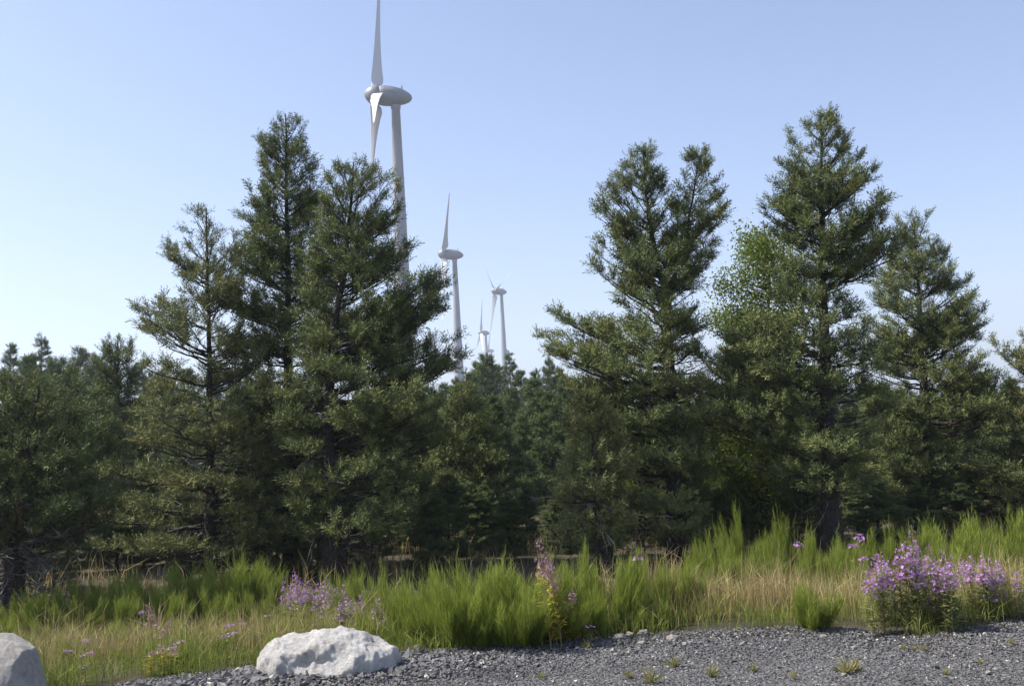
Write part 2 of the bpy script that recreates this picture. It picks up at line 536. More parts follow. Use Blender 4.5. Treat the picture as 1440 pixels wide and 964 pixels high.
                s.branch(p0, tip, 0.10 if t < 0.75 else 0.12, 0.008 + 0.020 * reach * (0.5 + 0.5 * r0 / 0.15), sz * (1 if t < .88 else .8), v + rnd.gauss(0, 0.08), dens,
                         0.18 if not far else 0.3, bare=(0.24 if reach > 0.8 else 0.08) if t < .55 else 0.06)
            h -= step * rnd.uniform(0.75, 1.25)
        for i in range(int(30 * H * .5) if not far else 20):    # short shoots hiding the stem
            q = ax(rnd.uniform(.45, .99)); a_ = rnd.uniform(0, 6.28)
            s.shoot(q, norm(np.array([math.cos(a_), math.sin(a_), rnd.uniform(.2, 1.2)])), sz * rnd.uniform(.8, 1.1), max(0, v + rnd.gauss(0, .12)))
        # leader
        for i in range(5):
            d = norm(np.array([rnd.gauss(0, .3), rnd.gauss(0, .3), 1.0]))
            s.shoot(ax(1 - 0.012 * i) - np.array([0, 0, .1]), d, sz * rnd.uniform(.7, .9), min(1, v + 0.15))
        if dead:
            for i in range(int(dead if dead is not True else 22)):
                q = ax(rnd.uniform(0.06, 0.55))
                s.deadwood(q, rnd.uniform(0, 6.28), rnd.uniform(.5, 1.4), rnd.uniform(-.35, .25))
    def crown_mesh(s, m, far=False):
        g = Geo()
        P = np.array(s.sp); D = np.array(s.sd); sz = np.array(s.ss); v = np.clip(np.array(s.sv), 0, 1)
        T = SHOOTS_FAR if far else SHOOTS
        k = s.rng.integers(0, 3, len(P))
        for i in range(3):
            q = k == i
            A, B, Dd = frames(D[q], s.rng)
            V, Fc = instance(T[i][0], T[i][1], P[q], A, B, Dd, sz[q])
            g.add(V, Fc, np.repeat(v[q], len(T[i][1])))
        return g.mesh('needles', [m])
    def finish(s, name, loc, label, cat, group=None, m='needle', far=False):
        root = link(name, None, None, loc, label, cat, group)
        root.empty_display_size = 0.3
        link('trunk', s.wood.mesh('trunk', [M['bark']], smooth=True), root)
        if s.dead.n: link('dead_branches', s.dead.mesh('dead_branches', [M['dead']]), root, kind='stuff')
        link('crown', s.crown_mesh(M[m], far), root, kind='stuff')
        return root

def px_pine(seed, d, stems, label, name='pine_tree', m='needle', trunk_px=30, group=None, **kw):
    """stems: list of (axis pixels from foot to apex, rows (y, xl, xr), overrides)"""
    pine = Pine(seed)
    base = None
    for si, (axp, rows, over) in enumerate(stems):
        W = np.array([at(x, y, d) for x, y in axp])
        if si == 0:
            base = W[0].copy(); base[2] = gz(base[0], d)
            W[0, 2] = base[2]
        A = W - base
        z0, z1 = A[0, 2], A[-1, 2]
        H = z1 - z0
        rr = []
        for (y, xl, xr) in rows:
            yy = [p[1] for p in axp][::-1]; xx = [p[0] for p in axp][::-1]
            xa = float(np.interp(y, yy, xx))
            zz = at(xa, y, d)[2] - base[2]
            sc = d / F_PX
            rr.append(((zz - z0) / H, max(0.05, (xa - xl) * sc), max(0.05, (xr - xa) * sc)))
        rr.append((1.0, 0.05, 0.05))
        rr = np.array(sorted(rr))
        a = dict(kw); a.update(over)
        pine.stem(A, rr, trunk_px * 0.5 * d / F_PX if si == 0 else a.pop('r0', 0.05), H, **a)
    return pine.finish(name, base, label, 'tree', group, m)

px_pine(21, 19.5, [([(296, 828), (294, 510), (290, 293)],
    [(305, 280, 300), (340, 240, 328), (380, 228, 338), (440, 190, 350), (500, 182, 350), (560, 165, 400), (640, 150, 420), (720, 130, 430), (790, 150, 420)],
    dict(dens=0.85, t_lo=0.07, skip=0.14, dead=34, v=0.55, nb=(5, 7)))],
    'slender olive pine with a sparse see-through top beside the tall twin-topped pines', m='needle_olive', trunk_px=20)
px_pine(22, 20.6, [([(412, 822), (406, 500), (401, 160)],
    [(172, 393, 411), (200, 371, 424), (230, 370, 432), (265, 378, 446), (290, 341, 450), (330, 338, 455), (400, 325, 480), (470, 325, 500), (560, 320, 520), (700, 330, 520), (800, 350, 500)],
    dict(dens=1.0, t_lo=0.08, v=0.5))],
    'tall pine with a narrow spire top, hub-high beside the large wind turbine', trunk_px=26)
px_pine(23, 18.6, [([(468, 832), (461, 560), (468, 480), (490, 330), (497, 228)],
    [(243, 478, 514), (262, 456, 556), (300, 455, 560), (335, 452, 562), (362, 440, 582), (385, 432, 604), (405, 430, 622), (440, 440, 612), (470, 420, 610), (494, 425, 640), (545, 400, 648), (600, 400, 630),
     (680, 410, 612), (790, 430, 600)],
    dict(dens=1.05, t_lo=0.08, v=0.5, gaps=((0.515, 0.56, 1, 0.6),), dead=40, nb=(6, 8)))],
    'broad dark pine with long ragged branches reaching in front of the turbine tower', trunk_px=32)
px_pine(24, 19.6, [([(952, 792), (945, 590), (937, 420), (915, 330), (903, 208)],
    [(220, 894, 912), (240, 872, 925), (290, 842, 945), (330, 852, 960), (360, 850, 985), (392, 828, 1000), (412, 850, 985), (432, 788, 990), (455, 768, 990), (490, 774, 985), (530, 795, 1000),
     (570, 802, 1000), (640, 792, 1000), (700, 782, 990), (765, 800, 980)],
    dict(dens=1.0, t_lo=0.08, v=0.5, gaps=((0.595, 0.655, 0, 0.7), (0.40, 0.52, 1, 0.55)), dead=45)),
    ([(937, 430), (965, 330), (984, 221)],
     [(232, 974, 996), (260, 958, 1000), (290, 955, 1013), (330, 950, 1008), (380, 945, 1002), (410, 940, 1000)], dict(t_lo=0.2, dead=0, r0=0.07, nb=(3, 5)))],
    'pine with a forked double top and a bare dark trunk gap below it', trunk_px=30)
px_pine(25, 19.0, [([(1173, 788), (1165, 650), (1158, 430), (1154, 158)],
    [(178, 1140, 1168), (205, 1120, 1186), (240, 1100, 1222), (280, 1077, 1243), (318, 1090, 1236), (350, 1098, 1258), (395, 1092, 1240), (430, 1075, 1188), (480, 1000, 1236), (520, 1000, 1246),
     (580, 992, 1240), (650, 1015, 1225), (710, 1050, 1205)],
    dict(dens=1.0, t_lo=0.16, v=0.48, dead=30, gaps=((0.555, 0.60, 1, 0.8),)))],
    'tallest cone-shaped pine with a clear dark trunk foot among the broom', trunk_px=31)
px_pine(26, 23.0, [([(1312, 748), (1300, 560), (1285, 304)],
    [(314, 1264, 1302), (345, 1255, 1326), (390, 1238, 1332), (430, 1230, 1368), (452, 1226, 1388), (500, 1225, 1385), (550, 1220, 1420), (620, 1225, 1400), (705, 1240, 1390)],
    dict(dens=0.98, t_lo=0.12, v=0.52, dead=30))],
    'grey-green pine with drooping side arms next to the tallest pine', trunk_px=22)
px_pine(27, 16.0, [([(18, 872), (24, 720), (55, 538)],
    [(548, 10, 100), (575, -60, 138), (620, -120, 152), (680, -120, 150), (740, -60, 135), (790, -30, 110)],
    dict(dens=1.05, t_lo=0.26, v=0.32, dead=170, nb=(7, 9)))],  # low v puts some of the crown's shade into the needle colour
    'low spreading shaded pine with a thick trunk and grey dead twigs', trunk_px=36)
px_pine(28, 21.5, [([(1502, 765), (1495, 600), (1490, 450)],
    [(470, 1470, 1515), (498, 1398, 1560), (530, 1425, 1565), (600, 1388, 1580), (660, 1380, 1590), (730, 1390, 1580)], dict(dens=1.0, t_lo=0.1, v=0.6))],
    'sunlit olive pine reaching a single long bough into the sky gap', m='needle_olive', trunk_px=22)
px_pine(29, 24.0, [([(655, 800), (652, 680), (648, 548)],
    [(570, 630, 668), (620, 605, 700), (680, 595, 715), (740, 590, 720), (785, 600, 710)], dict(dens=0.95, t_lo=0.06, v=0.6, dead=14))],
    'young bushy pine with lit tufts in the gap between the tall groups', trunk_px=14)
px_pine(30, 18.2, [([(842, 800), (838, 690), (828, 560)],
    [(580, 810, 850), (630, 795, 872), (700, 778, 880), (760, 785, 880)], dict(dens=0.9, t_lo=0.1, v=0.62, dead=16))],
    'small yellow-green pine tucked against the foot of the forked pine', m='needle_olive', trunk_px=12)
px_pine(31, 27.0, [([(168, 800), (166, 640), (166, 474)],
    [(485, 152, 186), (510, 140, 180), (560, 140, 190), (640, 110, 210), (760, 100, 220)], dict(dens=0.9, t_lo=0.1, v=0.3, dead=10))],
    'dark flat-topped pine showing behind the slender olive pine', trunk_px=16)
px_pine(32, 22.5, [([(98, 826), (100, 680), (92, 520)],
    [(540, 70, 115), (590, 40, 150), (660, 30, 170), (740, 40, 170)], dict(dens=0.9, t_lo=0.28, v=0.5, dead=25))],
    'rounded green pine standing behind the low spreading shaded pine', trunk_px=18)
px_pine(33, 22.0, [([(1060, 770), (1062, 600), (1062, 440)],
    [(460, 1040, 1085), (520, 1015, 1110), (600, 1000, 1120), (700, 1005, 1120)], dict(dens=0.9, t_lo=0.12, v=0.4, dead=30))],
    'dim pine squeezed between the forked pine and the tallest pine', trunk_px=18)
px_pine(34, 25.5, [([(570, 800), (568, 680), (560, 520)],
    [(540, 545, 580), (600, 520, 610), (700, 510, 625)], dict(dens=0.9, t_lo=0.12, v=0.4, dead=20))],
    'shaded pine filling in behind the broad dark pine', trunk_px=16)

# ------------------------------------------------------------------ broadleaf tree between the pines
def broadleaf(seed, d, foot, apex, rows, label, n_leaf=42000):
    rng = np.random.default_rng(seed); rnd = random.Random(seed)
    base = at(*foot, d); base[2] = gz(base[0], d)
    top = at(*apex, d) - base
    H = top[2]
    wood = Geo()
    P = [np.zeros(3) - [0, 0, .1]] + [top * u + rng.normal(0, .05, 3) * [1, 1, 0] for u in (.2, .4, .6, .8, 1)]
    tube(wood, P, [.11, .09, .075, .055, .03, .01], 6)
    tips = []
    for i in range(110):
        u = rnd.uniform(.12, .98)
        y = foot[1] + (apex[1] - foot[1]) * u
        xa = foot[0] + (apex[0] - foot[0]) * u
        r = sorted(rows)
        l = (xa - np.interp(y, [q[0] for q in r], [q[1] for q in r])) * d / F_PX
        rr = (np.interp(y, [q[0] for q in r], [q[2] for q in r]) - xa) * d / F_PX
        az = rnd.uniform(0, 6.283); c = math.cos(az)
        reach = ((rr if c > 0 else l) * abs(c) + .5 * (l + rr) * (1 - abs(c))) * rnd.uniform(.55, 1.02)
        e = top * u + np.array([c * reach, math.sin(az) * reach, 0])
        p0 = top * max(.05, u - .5 * reach / H)
        Q = bez(p0, (p0 + e) / 2 + [0, 0, -.05 * reach], e, 6)
        tube(wood, Q, np.linspace(.022, .005, 6), 3)
        for k in range(9):
            q = Q[rnd.randint(2, 5)] + rng.normal(0, .16, 3)
            tips.append(q)
    tips = np.array(tips)
    c = tips[rng.integers(0, len(tips), n_leaf)] + rng.normal(0, .11, (n_leaf, 3))
    D = rng.normal(0, 1, (n_leaf, 3)) + [0, 0, .3]
    A, B, D = frames(D, rng)
    TV = np.array([(-.5, 0, 0), (0, -.3, .06), (.5, 0, 0), (0, .3, .06)]); TF = np.array([(0, 1, 2), (0, 2, 3)])
    V, Fc = instance(TV, TF, c, A, B, D, rng.uniform(.04, .08, n_leaf))
    root = link('broadleaf_tree', None, None, base, label, 'tree')
    link('trunk', wood.mesh('trunk', [M['bark']], smooth=True), root)
    link('crown', mesh_tris('leaves', V, Fc, [M['leaf']], np.repeat(np.clip(rng.normal(.5, .22, n_leaf), 0, 1), 2)), root, kind='stuff')
broadleaf(5, 21.0, (1075, 770), (1078, 308), [(308, 1060, 1095), (340, 1020, 1125), (400, 1005, 1130), (500, 1000, 1120), (600, 985, 1110), (740, 1000, 1110)],
          'light green broadleaf tree wedged between the forked pine and the tallest pine')
broadleaf(6, 22.5, (900, 780), (905, 520), [(520, 880, 930), (580, 835, 1000), (650, 820, 1010), (740, 830, 1000)],
          'low yellow-green leafy tree glowing through behind the forked pine', 12000)

# ------------------------------------------------------------------ wood behind
def far_variants():
    out = []
    for i in range(5):
        p = Pine(100 + i)
        H = 8.0
        rnd = random.Random(i)
        w_ = rnd.uniform(1.3, 1.75)
        rows = np.array([(0.0, w_ * .9, w_ * .9), (.25, w_ * 1.1, w_), (.5, w_ * rnd.uniform(.8, 1.1), w_ * rnd.uniform(.7, 1.0)), (.75, w_ * .6, w_ * .66), (.92, w_ * .25, w_ * .25), (1, .05, .05)])
        p.stem([(0, 0, 0), (.1 * (i - 2), .1, 4), (.08, 0, 8)], rows, 0.13, H, step=.40, dens=1.0, sz=.36, v=.5, t_lo=.05, dead=6, nb=(5, 6), far=True)
        out.append(p.finish('pine_tree', (0, 0, 0), 'x', 'tree', None, 'needle_blue', True))
    for i in range(2):
        p = Pine(200 + i)
        rows = np.array([(0.0, 1.5, 1.5), (.3, 1.35, 1.3), (.6, .85, .85), (.85, .36, .36), (1, .04, .04)])
        p.stem([(0, 0, 0), (0, 0, 4), (0, 0, 8)], rows, 0.13, 8.0, step=.30, dens=.9, sz=.24, v=.35, t_lo=.06, dead=0, nb=(5, 6), far=True, rise=(-.35, .0), skip=0)
        out.append(p.finish('spruce_tree', (0, 0, 0), 'x', 'tree', None, 'needle_blue', True))
    return out
FV = far_variants()
_used = set()
rnd = random.Random(77)
def far_tree(px, py, d, k, label, group):
    W = at(px, py, d)
    z0 = gz(W[0], d)
    H = W[2] - z0
    s = H / 8.0
    ws = max(s, .3) * rnd.uniform(.9, 1.2)
    root = FV[k]
    loc = (W[0], d, z0)
    if k in _used:
        return copy_tree(root, loc, rnd.uniform(0, 6.28), (ws, ws, s), label, group)
    _used.add(k)
    root.location = loc; root.rotation_euler = (0, 0, rnd.uniform(0, 6.28)); root.scale = (ws, ws, s)
    root['label'] = label; root['group'] = group
L_FAR = ('pine of the crowded wood that closes the view behind the tall pines', 'pines of the wood behind')
L_SPR = ('pointed spruce poking above the skyline of the far wood', 'spruces on the skyline')
L_MID = ('mid-green pine at the near rim of the wood, behind the roadside pines', 'pines at the rim of the wood')
for px, py, d in [(15, 484, 62), (58, 472, 58), (716, 494, 70), (655, 520, 52)]:
    far_tree(px, py, d, 5 + rnd.randint(0, 1), *L_SPR)
sky_line = [(-60, 510), (-30, 520), (35, 503), (82, 506), (110, 490), (135, 503), (150, 520), (200, 510), (230, 520), (262, 520), (310, 515), (340, 520), (370, 525), (600, 545), (625, 540), (640, 535),
            (672, 512), (682, 500), (698, 515), (733, 522), (752, 524), (771, 508), (786, 520), (802, 532), (820, 540), (845, 545), (870, 545), (1010, 545), (1210, 545), (1240, 540), (1400, 560), (1425, 545), (1460, 530), (1490, 545)]
for i, (px, py) in enumerate(sky_line):
    far_tree(px, py, rnd.uniform(48, 80), rnd.randint(0, 4), *L_FAR)
x = -90
while x < 1530:
    hz = 620 - (x - 720) * .0454
    far_tree(x, hz - rnd.uniform(48, 88), rnd.uniform(34, 46), rnd.randint(0, 4), *L_FAR)
    x += rnd.uniform(24, 44)
x = -60
while x < 1500:
    hz = 620 - (x - 720) * .0454
    far_tree(x, hz - rnd.uniform(5, 75), rnd.uniform(25, 33), rnd.randint(0, 4), *L_MID)
    x += rnd.uniform(28, 48)
L_YNG = ('low young pine bushy down to the grass in the shade of the tall pines', 'young pines under the tall pines')
x = 50
while x < 1480:
    hz = 620 - (x - 720) * .0454
    far_tree(x, hz + rnd.uniform(20, 90), rnd.uniform(19.5, 24), rnd.randint(0, 4), *L_YNG)
    x += rnd.uniform(22, 40)
for px, py, d in [(-250, 420, 20)]:  # extra pine outside the view, added to cast shade on its neighbour
    far_tree(px, py, d, rnd.randint(0, 4), 'unseen pine added out of frame to shade the low spreading pine', None)
for k in range(len(FV)):
    if k not in _used:
        for ch in list(FV[k].children): bpy.data.objects.remove(ch)
        bpy.data.objects.remove(FV[k])

# ------------------------------------------------------------------ wind turbines
def loft(g, rings):
    k = len(rings[0]); V = np.concatenate(rings); n = len(rings); fs = []
    for i in range(n - 1):
        for j in range(k):
            a = i * k + j; b_ = i * k + (j + 1) % k
            fs += [(a, b_, a + k), (b_, b_ + k, a + k)]
    for j in range(1, k - 1):
        fs.append((0, j + 1, j)); o = (n - 1) * k; fs.append((o, o + j, o + j + 1))
    g.add(V, np.array(fs))

def lathe_x(prof, n=28):
    prof = [(x * (1.0 if x < 0 else .95) - 1.3, r * 1.1, z) for x, r, z in prof]
    a = np.arange(n) * 2 * math.pi / n
    return [np.stack([np.full(n, x), r * np.cos(a), r * np.sin(a) + zo], 1) for x, r, zo in prof]

def turbine_meshes():
    d = {}
    g = Geo()
    n = 32; a = np.arange(n) * 2 * math.pi / n
    rings = [np.stack([r * np.cos(a), r * np.sin(a), np.full(n, z)], 1) for z, r in
             [(-2, 2.9), (0, 2.9), (10, 2.62), (25, 2.3), (45, 1.92), (65, 1.5), (81.6, 1.12), (81.7, 1.3), (82.6, 1.3)]]
    loft(g, rings); d['tower'] = g.mesh('tower', [M['turbine']], True)
    # nacelle: egg along +x (tail), hub toward -x; origin at tower top axis, axis height 85
    g = Geo()
    loft(g, lathe_x([(-3.3, 1.9, 0), (-3.0, 2.25, 0), (-1.6, 2.42, 0), (0.2, 2.36, 0), (2.2, 2.1, 0), (4.0, 1.65, -.04), (5.2, 1.1, -.08), (5.8, .6, -.1), (6.05, .05, -.12)]))
    d['nacelle'] = g.mesh('nacelle', [M['nacelle']], True)
    g = Geo()
    loft(g, lathe_x([(-6.9, .05, 0), (-6.75, .65, 0), (-6.3, 1.25, 0), (-5.5, 1.95, 0), (-4.6, 2.3, 0), (-3.8, 2.42, 0), (-3.38, 2.36, 0), (-3.36, 1.8, 0)]))
    d['spinner'] = g.mesh('spinner', [M['nacelle']], True)
    g = Geo()
    tube(g, [(1.6, .45, 2.0), (1.6, .45, 3.5)], [.07, .05], 5); tube(g, [(1.6, -.45, 2.0), (1.6, -.45, 3.5)], [.07, .05], 5)
    tube(g, [(1.6, -.75, 3.1), (1.6, .75, 3.1)], [.05, .05], 5); tube(g, [(1.6, 0, 2.0), (1.6, 0, 2.9)], [.22, .18], 6)
    d['wind_mast'] = g.mesh('wind_mast', [M['nacelle']])
    # blade along +z from the hub axis, chord in y, thickness in x
    g = Geo(); rings = []
    st = [(1.7, 1.9, 1.7, 0), (2.6, 2.0, 1.6, 10), (3.4, 3.4, 1.1, 24), (4.6, 4.0, .9, 22), (7, 3.5, .72, 17), (11, 2.8, .55, 12), (17, 2.1, .40, 7), (24, 1.5, .26, 3.5), (30, 1.05, .17, 1), (34, .65, .1, 0), (35.3, .3, .05, 0)]
    for z, ch, th, tw in st:
        b = np.arange(20) * 2 * math.pi / 20
        cy = np.cos(b) * ch / 2
        tx = np.sin(b) * th / 2 * (1 if z < 3 else (0.55 + 0.45 * np.cos(b)))
        off = -0.18 * ch if z >= 3.4 else 0
        y_ = cy - off * 1.0; x_ = tx
        tw = -R(tw + 34)
        rings.append(np.stack([x_ * math.cos(tw) - y_ * math.sin(tw), x_ * math.sin(tw) + y_ * math.cos(tw), np.full(20, z)], 1))
    loft(g, rings); d['blade'] = g.mesh('blade', [M['blade']], True)
    return d
TM = turbine_meshes()
def turbine(px, py, d, yaw, phase, label):
    """px,py: pixel of the hub axis over the tower"""
    W = at(px, py, d)
    root = link('wind_turbine', None, None, (W[0], d, W[2] - 85), label, 'wind turbine', 'row of wind turbines')
    link('tower', TM['tower'], root)
    head = link('nacelle', TM['nacelle'], root, (0, 0, 85))
    tilt = R(4)
    head.rotation_euler = (0, tilt, yaw)
    link('wind_mast', TM['wind_mast'], head)
    sp = link('spinner', TM['spinner'], head)
    for k in range(3):
        bl = link('blade', TM['blade'], head, (-5.5, 0, 0))
        bl.rotation_euler = (phase + k * 2 * math.pi / 3, 0, 0)
turbine(556, 136, 255, R(9), R(0), 'largest wind turbine, its tower rising behind the broad dark pine')
turbine(639, 358, 480, R(9), R(47), 'wind turbine second in size, with one blade hanging straight down')
turbine(705, 410, 750, R(22), R(-45), 'wind turbine with two white blades raised in a V')
turbine(683, 468, 1050, R(9), R(10), 'small hazy wind turbine between two larger towers')
turbine(691, 493, 1450, R(12), R(35), 'tiniest wind turbine, barely clearing the far treetops')

# ------------------------------------------------------------------ boulders and stones
def boulder(name, d, px0, px1, prof, depth, m, label, seed, front=0.0, sink=0.12, facets=16, crag=1.0):
    """prof: outline (x px, y px) of the top, px0..px1 the ends; a lofted, noise-broken rock"""
    NR = 120
    xs = np.linspace(px0, px1, NR)
    yt = np.interp(xs, [p[0] for p in prof], [p[1] for p in prof])
    c = at((px0 + px1) / 2, 930, d)
    base = np.array([c[0], d, gz(c[0], d)])
    V = []; n = 96
    for i, (x, y) in enumerate(zip(xs, yt)):
        W = at(x, y, d) - base
        u = i / (NR - 1)
        e = max(0.02, (1 - abs(2 * u - 1) ** 3.2)) ** .5
        top = max(.03, W[2]); dep = depth * e * (0.85 + .15 * math.sin(u * 7 + seed))
        for j in range(n):
            a = 2 * math.pi * j / n
            cy, sz_ = math.cos(a), math.sin(a)
            cy = math.copysign(abs(cy) ** .75, cy); sz_ = math.copysign(abs(sz_) ** .8, sz_)
            z = (top + sink) * .5 * sz_ + (top - sink) * .5
            V.append([W[0], cy * dep + front * (z / max(top, .1)), z])
    V = np.array(V)
    for q in V:
        p = Vector(q) + Vector((seed, 0, 0))
        k = (0.07 * noise.noise(p * 2.6) + 0.04 * noise.noise(p * 7.3) + 0.02 * abs(noise.noise(p * 15))) * (.5 + .5 * crag)
        cell = noise.voronoi(p * 4.0)[0]
        k += crag * (0.04 * (cell[1] - cell[0]) - .012)
        r = norm(np.array([q[0] * .3, q[1], q[2] - .05]))
        q += r * k * np.array([.6, 1, .62])
    rr_ = np.random.default_rng(int(seed * 10))
    ext = np.array([np.ptp(V[:, 0]) / 2, depth, V[:, 2].max()])
    for _ in range(facets):
        nn = norm(rr_.normal(0, 1, 3) * np.array([.9, 1, .8]) + np.array([0, -.3, .2]))
        dist = np.linalg.norm(nn * ext) * rr_.uniform(.72, .92)
        ov = V @ nn - dist
        V -= np.where(ov > 0, ov * .8, 0)[:, None] * nn[None] * np.array([.25, 1, .3])
    for q in V:                                       # crags and pits
        p = Vector(q) * 1.0 + Vector((seed * 2, 3, 1))
        r1 = 1 - abs(noise.noise(p * 6.0)) * 2; r2 = 1 - abs(noise.noise(p * 13.0)) * 2
        k = crag * (.022 * r1 + .009 * r2 + .007 * noise.noise(p * 27) + .004 * noise.noise(p * 55) - .012)
        q += norm(np.array([q[0] * .3, q[1], q[2] - .02])) * k
    fs = []
    for i in range(NR - 1):
        for j in range(n):
            a = i * n + j; b_ = i * n + (j + 1) % n
            fs.append((a, b_, b_ + n, a + n))
    me = bpy.data.meshes.new(name)
    me.from_pydata([tuple(q) for q in V], [], fs + [tuple(range(n))[::-1], tuple(range((NR - 1) * n, NR * n))])
    me.materials.append(M[m])
    for p in me.polygons: p.use_smooth = True
    me.update()
    return link(name, me, None, base, label, 'boulder')
boulder('boulder', 7.85, 357, 566, [(357, 922), (362, 906), (385, 897), (410, 893), (432, 891), (452, 887), (480, 888), (505, 893), (530, 902), (554, 908), (566, 922)], .36, 'boulder',
        'low jagged white boulder at the edge of the dark gravel', 2.0, front=.12)
boulder('boulder', 7.0, -125, 60, [(-125, 960), (-90, 915), (-40, 896), (-10, 896), (14, 901), (35, 911), (45, 932), (53, 958), (60, 985)], .45, 'boulder_grey',
        'rounded pale grey boulder with a smooth flank beside dry grass', 8.0, front=.16, sink=.25, facets=10, crag=.45)

def stone_mesh(seed):
    rng = np.random.default_rng(seed)
    import bmesh
    bm = bmesh.new(); bmesh.ops.create_icosphere(bm, subdivisions=3, radius=1)
    for v_ in bm.verts:
        p = v_.co.copy()
        k = 1 + .35 * noise.noise(p * 1.4 + Vector((seed, 0, 0))) + .15 * noise.noise(p * 4 + Vector((seed, 0, 0)))
        v_.co = Vector((p.x * 1.2, p.y * .9, p.z * .62)) * k
    me = bpy.data.meshes.new('stone'); bm.to_mesh(me); bm.free()
    me.materials.append(M['pale_stone'])
    for p in me.polygons: p.use_smooth = True
    return me
SM = [stone_mesh(s) for s in (1, 5, 9, 14)]
for i, (px, py, w_px, lab) in enumerate([(945, 900, 15, 'rusty cream stone, the tallest of the pale stones on the gravel'), (963, 908, 9, 'small pale stone beside the rusty cream stone'),
        (872, 899, 18, 'flat pale stone half sunk by the grass patch'), (903, 907, 12, 'flat white stone lying in front of the grass patch'), (885, 895, 12, 'cream stone at the back of the pale stone group'),
        (905, 893, 14, 'flat cream stone under the dry grass'), (588, 913, 14, 'brown stone beside the low jagged white boulder'), (1158, 897, 9, 'lone white pebble before the round broom bush'),
        (1390, 948, 9, 'white pebble on open gravel, larger of a pair'), (1401, 943, 7, 'white pebble on open gravel, smaller of a pair'), (1187, 951, 8, 'yellowish pebble beside the dry weed on the gravel'), (623, 949, 6, 'white pebble alone on the dark gravel')]):
    p = flat_hit(px, py) if py > 896 else ground_hit(px, py)
    sc = w_px * p[1] / F_PX / 2.2
    o = link('stone', SM[i % 4], None, (p[0], p[1], gz(p[0], p[1]) + .012 + sc * .25), lab, 'stone', 'pale stones on the gravel')
    o.scale = (sc,) * 3; o.rotation_euler = (0, 0, i * 1.3)

# ------------------------------------------------------------------ broom
def broom_mesh(seed, n_main=34, spread=.5):
    rng = np.random.default_rng(seed)
    P0 = []; P1 = []; P2 = []; W = []; vv = []
    npl = 8
    pa = rng.uniform(0, 6.283, npl); pr = np.sqrt(rng.random(npl)); ph = rng.uniform(.5, 1.0, npl) * (1 - .25 * pr ** 2); ph /= ph.max()
    for i in range(n_main):
        k_ = i % npl
        a = pa[k_]; rr = pr[k_]
        foot = np.array([math.cos(a), math.sin(a), 0]) * .14 * rr + rng.normal(0, .03, 3) * [1, 1, 0]
        h = ph[k_] * rng.uniform(.62, 1.0)
        tip = np.array([math.cos(a) * spread * rr, math.sin(a) * spread * rr, h]) + rng.normal(0, .055, 3) * [1, 1, .4]
        mid = foot * .4 + tip * .5 + np.array([0, 0, -.02]) + np.array([math.cos(a), math.sin(a), 0]) * .06 * rr + rng.normal(0, .04, 3) * [1, 1, 0]
        vm = rng.normal(.5, .1)
        P0.append(foot); P1.append(mid); P2.append(tip); W.append(.005); vv.append(.1)
        for k in range(44):
            u = rng.uniform(.08, .98)
            q = (1 - u) ** 2 * foot + 2 * u * (1 - u) * mid + u * u * tip
            T = norm(2 * (1 - u) * (mid - foot) + 2 * u * (tip - mid))
            dd = norm(T + rng.normal(0, .30, 3) * np.array([1, 1, .5]) + [0, 0, .35])
            l = rng.uniform(.14, .34) * (1.15 - .6 * u)
            e = q + dd * l
            m_ = (q + e) / 2 + rng.normal(0, .012, 3)
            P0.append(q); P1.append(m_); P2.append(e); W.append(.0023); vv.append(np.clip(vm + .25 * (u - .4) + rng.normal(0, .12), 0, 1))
    P0, P1, P2 = map(np.array, (P0, P1, P2)); W = np.array(W)[:, None]; n = len(P0)
    T = P2 - P0
    sd_ = np.cross(T, rng.normal(size=T.shape)); sd_ /= np.linalg.norm(sd_, axis=1)[:, None]
    V = np.stack([P0 - sd_ * W, P0 + sd_ * W, P1 - sd_ * W * .8, P1 + sd_ * W * .8, P2], 1).reshape(-1, 3)
    TF = np.array([(0, 1, 3), (0, 3, 2), (2, 3, 4)])
    Fc = (TF[None] + (np.arange(n) * 5)[:, None, None]).reshape(-1, 3)
    return mesh_tris('broom', V, Fc, [M['broom']], np.repeat(vv, 3))
BM = [broom_mesh(400 + i, 72 + 8 * (i % 3), .44 + .08 * (i % 4)) for i in range(7)]
rb = random.Random(9)
def broom(px, py_base, py_top, wscale, label, group=None, jitter=0):
    p = ground_hit(px, py_base)
    h = (py_base - py_top) * p[1] / F_PX
    o = link('broom_bush', BM[rb.randint(0, 6)], None, (p[0], p[1], p[2] - .03), label, 'shrub', group)
    o.rotation_euler = (rb.gauss(0, .09), rb.gauss(0, .09), rb.uniform(0, 6.28)); hh = h * rb.uniform(.92, 1.14); o.scale = (max(.5, h) * wscale * 1.1, max(.5, h) * wscale * 1.1, hh)
